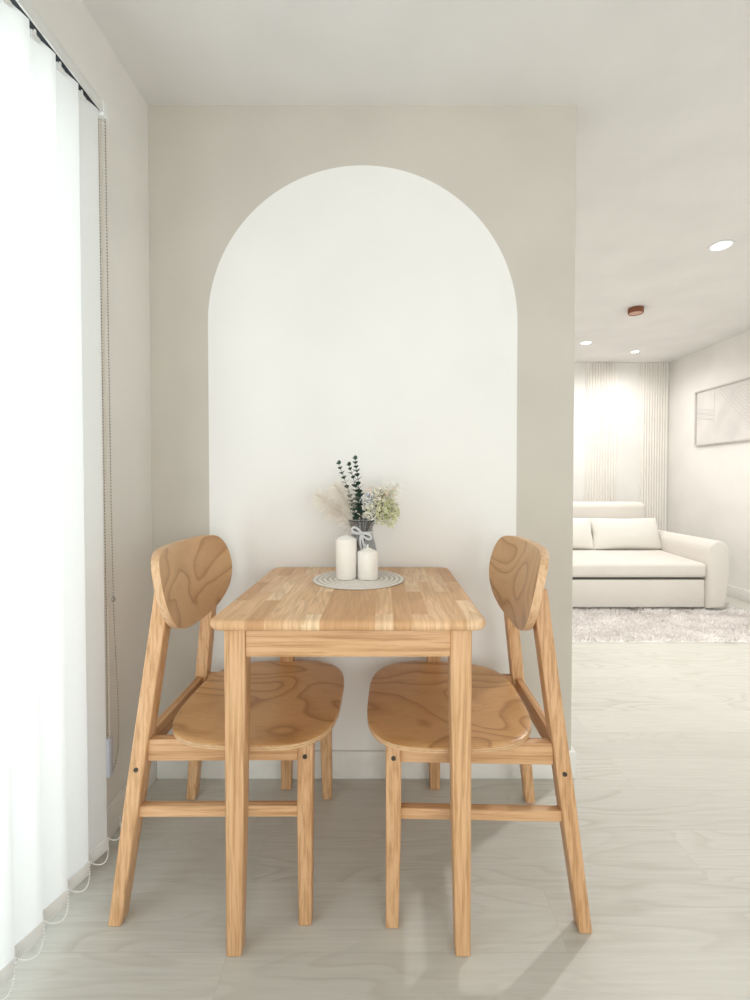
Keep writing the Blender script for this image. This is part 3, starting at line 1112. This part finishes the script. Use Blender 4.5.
for s in (-1, 1):
    pr_ = [(0.0, 0.040), (0.132, 0.040), (0.150, 0.16), (0.166, 0.30), (0.168, 0.40), (0.166, 0.47)]
    for k in range(1, 10):
        a = PI * k / 10
        pr_.append((0.083 + 0.083 * math.cos(a), 0.485 + 0.083 * math.sin(a)))
    pr_.append((0.0, 0.47))
    bm = bmesh.new()
    ring = [(s * (0.820 + x), z) for x, z in [(x, 0.04 + (z - 0.04) * 1.03) for x, z in pr_]]
    cxm = sum(p[0] for p in ring) / len(ring)
    czm = sum(p[1] for p in ring) / len(ring)
    rr_ = []
    for y, k in ((-0.020, 0.80), (-0.018, 0.88), (-0.010, 0.96), (0.004, 1.0), (0.5, 1.0), (1.0, 1.0), (1.02, 0.9)):
        ins = (1 - k) * 0.09
        r2 = []
        for x, z in ring:
            dx, dz = x - cxm, z - czm
            fx = max(0, 1 - ins / 0.083) if True else 1
            r2.append((cxm + dx * fx, y, czm + dz * (1 - ins / 0.26)))
        rr_.append(r2)
    loft(bm, rr_)
    fin('armrest', bm, M['sofa'], sofa, sharp=50)
for x in (-0.86, 0.86):
    for y in (0.05, 0.92):
        bm = bmesh.new()
        lathe(bm, [(0.016, 0.0255), (0.020, 0.028), (0.022, 0.046)], 16, (x, y))
        fin('foot', bm, M['dark'], sofa)

def pillow(label, x, y, z, wx, hz, th_, tilt, rz):
    bm = bmesh.new()
    n, m = 28, 16
    g_ = {}
    for sgn in (1, -1):
        for i in range(n + 1):
            for j in range(m + 1):
                u, v_ = -1 + 2 * i / n, -1 + 2 * j / m
                edge = i in (0, n) or j in (0, m)
                if edge and sgn == -1:
                    g_[(sgn, i, j)] = g_[(1, i, j)]
                    continue
                uu = math.sin(u * PI / 2)
                vv_ = math.sin(v_ * PI / 2)
                b_ = ((1 - uu * uu) * (1 - vv_ * vv_))
                tk = th_ / 2 * (max(0, b_) ** 0.33)
                pin = 1 - 0.05 * (1 - abs(vv_)) * abs(uu) ** 3
                pin2 = 1 - 0.06 * (1 - abs(uu)) * abs(vv_) ** 3
                wr = 0.004 * mnoise.noise(Vector((u * 3 + x * 5, v_ * 3, sgn)))
                g_[(sgn, i, j)] = bm.verts.new((uu * wx / 2 * pin, -sgn * tk + wr * (b_ > 0), vv_ * hz / 2 * pin2))
    for sgn in (1, -1):
        for i in range(n):
            for j in range(m):
                f_ = [g_[(sgn, i, j)], g_[(sgn, i + 1, j)], g_[(sgn, i + 1, j + 1)], g_[(sgn, i, j + 1)]]
                bm.faces.new(f_ if sgn == 1 else f_[::-1])
    bm.transform(Matrix.Rotation(tilt, 4, 'X'))
    o = fin('lumbar_pillow', bm, M['pillow'], sharp=70)
    o.location = (x, y, z)
    o.rotation_euler = (0, 0, rz)
    tag(o, label, 'pillow', 'oblong pillows on the sofa')
pillow('oblong cream pillow leaning beside the right sofa arm', 2.275, SY + 0.65, 0.562, 0.65, 0.300, 0.16, R(-20), R(2))
pillow('oblong cream pillow on the sofa, half hidden by the wall edge', 1.650, SY + 0.66, 0.563, 0.64, 0.300, 0.16, R(-19), R(-2))

# shaggy rug
rug = thing('shaggy_rug', 'pale shaggy rug on the floor under the sofa front', 'rug', (1.86, 3.57, 0))
M['rug'] = fabric('rug_pile', (0.90, 0.87, 0.85), 60, 0.1, 0.08)
bm = bmesh.new()
RXh, RYh = 1.03, 0.60
nx, ny = 40, 24
pts = rrect(RXh, RYh, 0.02, 4)
loft(bm, [[(x, y, 0.0005) for x, y in pts], [(x, y, 0.008) for x, y in pts]])
fin('backing', bm, M['rug'], rug)
bm = bmesh.new()
rnd = random.Random(3)
for k in range(34000):
    x, y = rnd.uniform(-RXh, RXh), rnd.uniform(-RYh, RYh)
    if y > 0.22 and rnd.random() < 0.65:
        continue
    n1 = mnoise.noise(Vector((x * 7, y * 7, 0.3)))
    n2 = mnoise.noise(Vector((x * 7, y * 7, 5.3)))
    lean = Vector((n1 * 1.2 + rnd.gauss(0, .25), -0.35 + n2 * 1.0 + rnd.gauss(0, .25), 1.0)).normalized()
    hgt = 0.034 * rnd.uniform(.7, 1.15) * (1.0 if y < 0.2 else 0.55)
    p = Vector((x, y, 0.0075))
    s = lean.cross(Vector((rnd.uniform(-1, 1), rnd.uniform(-1, 1), 0.01))).normalized() * 0.0032
    mid = p + lean * hgt * 0.6
    tip = p + lean * hgt + Vector((lean.x, lean.y, -0.25)) * 0.008
    va, vb, vc, vd, ve = [bm.verts.new(q) for q in (p - s, p + s, mid + s * 0.9, mid - s * 0.9, tip)]
    bm.faces.new((va, vb, vc, vd))
    bm.faces.new((vd, vc, ve))
o = fin('pile', bm, M['rug'], rug, recalc=False)
o['kind'] = 'stuff'

# framed picture on the right wall
PYc, PZc, PW, PH = 4.24, 1.688, 0.84, 0.548
pic = thing('framed_picture', 'large framed pale abstract line print on the right wall', 'picture', (XR - 0.0005, PYc, PZc))
bm = bmesh.new()
fw, fd_ = 0.014, 0.028
for (y0, y1, z0, z1) in ((-PW / 2, PW / 2, PH / 2 - fw, PH / 2), (-PW / 2, PW / 2, -PH / 2, -PH / 2 + fw),
                         (-PW / 2, -PW / 2 + fw, -PH / 2 + fw, PH / 2 - fw), (PW / 2 - fw, PW / 2, -PH / 2 + fw, PH / 2 - fw)):
    box(bm, -fd_, 0, y0, y1, z0, z1)
fin('frame', bm, plain('pale_grey_frame', (0.60, 0.57, 0.54), 0.4), pic, bevel=0.0015)
bm = bmesh.new()
box(bm, -0.012, -0.002, -PW / 2 + fw, PW / 2 - fw, -PH / 2 + fw, PH / 2 - fw)
fin('print', bm, paint('print_paper', (0.72, 0.69, 0.67), 0.6, 0.04, 6), pic)
bm = bmesh.new()
iw, ih = PW - 2 * fw - 0.004, PH - 2 * fw - 0.004
def L2(u, v_):   # u 0..1 from the far end towards the viewer, v 0..1 up
    return Vector((-0.0122, iw / 2 - u * iw, -ih / 2 + v_ * ih))
def line(pts, r):
    run = []
    for u, v_ in pts:
        if 0 <= u <= 1 and 0 <= v_ <= 1:
            run.append(L2(u, v_))
        else:
            if len(run) > 1:
                tube(bm, run, r, 4)
            run = []
    if len(run) > 1:
        tube(bm, run, r, 4)
line([(0.30, v_ / 10) for v_ in range(11)], 0.0010)
for k in range(9):
    v0 = 0.47 + 0.025 * k
    line([(u / 20 * 0.30, v0 + 0.03 * math.sin(u / 20 * 3 + k * 1.7) * (0.4 + u / 40) - 0.06 * u / 20) for u in range(21)], 0.0010)
for k in range(15):
    rx, rz = 0.42 - 0.021 * k, 0.93 - 0.052 * k
    line([(0.74 - rx * math.cos(PI * q / 40), 0.0 + rz * math.sin(PI * q / 40)) for q in range(41)], 0.0009)
for k in range(13):
    line([(0.33 + 0.05 * k + 0.50 * (q / 20) ** 1.3, 1.0 - (q / 20) ** 1.2 * (0.75 - 0.02 * k)) for q in range(21)], 0.0009)
fin('line_drawing', bm, plain('grey_ink', (0.52, 0.49, 0.48), 0.8), pic)

# recessed downlights
def downlight(label, x, y, power, r=0.045):
    e = thing('downlight', label, 'ceiling light', (x, y, H), 0, 'recessed downlights in the living room')
    bm = bmesh.new()
    lathe(bm, [(r * 0.86, -0.0008), (r * 1.15, -0.0008), (r * 1.13, -0.005), (r * 0.95, -0.006), (r * 0.86, -0.004)], 32)
    bmesh.ops.delete(bm, geom=[f for f in bm.faces if len(f.verts) > 4], context='FACES')
    fin('trim_ring', bm, M['white_plastic'], e)
    bm = bmesh.new()
    lathe(bm, [(r * 0.84, -0.0010), (r * 0.84, -0.0030)], 32)
    fin('lens', bm, M['glow'], e)
    d = bpy.data.lights.new('downlight_beam', 'SPOT')
    d.energy, d.spot_size, d.spot_blend, d.shadow_soft_size = power, R(172), 0.9, 0.05
    d.color = (1.0, 0.98, 0.955)
    lo = bpy.data.objects.new('downlight_beam', d)
    COL.objects.link(lo)
    lo.parent = e
    lo.location = (0, 0, -0.012)
downlight('glowing recessed downlight nearest the viewer, in the upper right ceiling', 1.885, 2.57, 160, 0.056)
downlight('glowing recessed downlight at the edge of the taupe wall, far back', 1.932, 4.37, 72, 0.052)
downlight('smallest glowing recessed downlight, above the fluted panels', 2.565, 4.67, 26, 0.042)

cf = thing('ceiling_fitting', 'small round reddish-brown fitting on the living room ceiling', 'ceiling fitting', (1.925, 3.50, H))
bm = bmesh.new()
lathe(bm, [(0.051, -0.0005), (0.055, -0.003), (0.055, -0.038), (0.052, -0.041), (0.049, -0.041), (0.047, -0.036)], 40)
fin('casing', bm, plain('reddish_brown_wood', (0.22, 0.075, 0.035), 0.4), cf)
bm = bmesh.new()
lathe(bm, [(0.046, -0.034), (0.046, -0.0375)], 40)
fin('cover', bm, plain('pinkish_cover', (0.60, 0.36, 0.28), 0.5), cf)
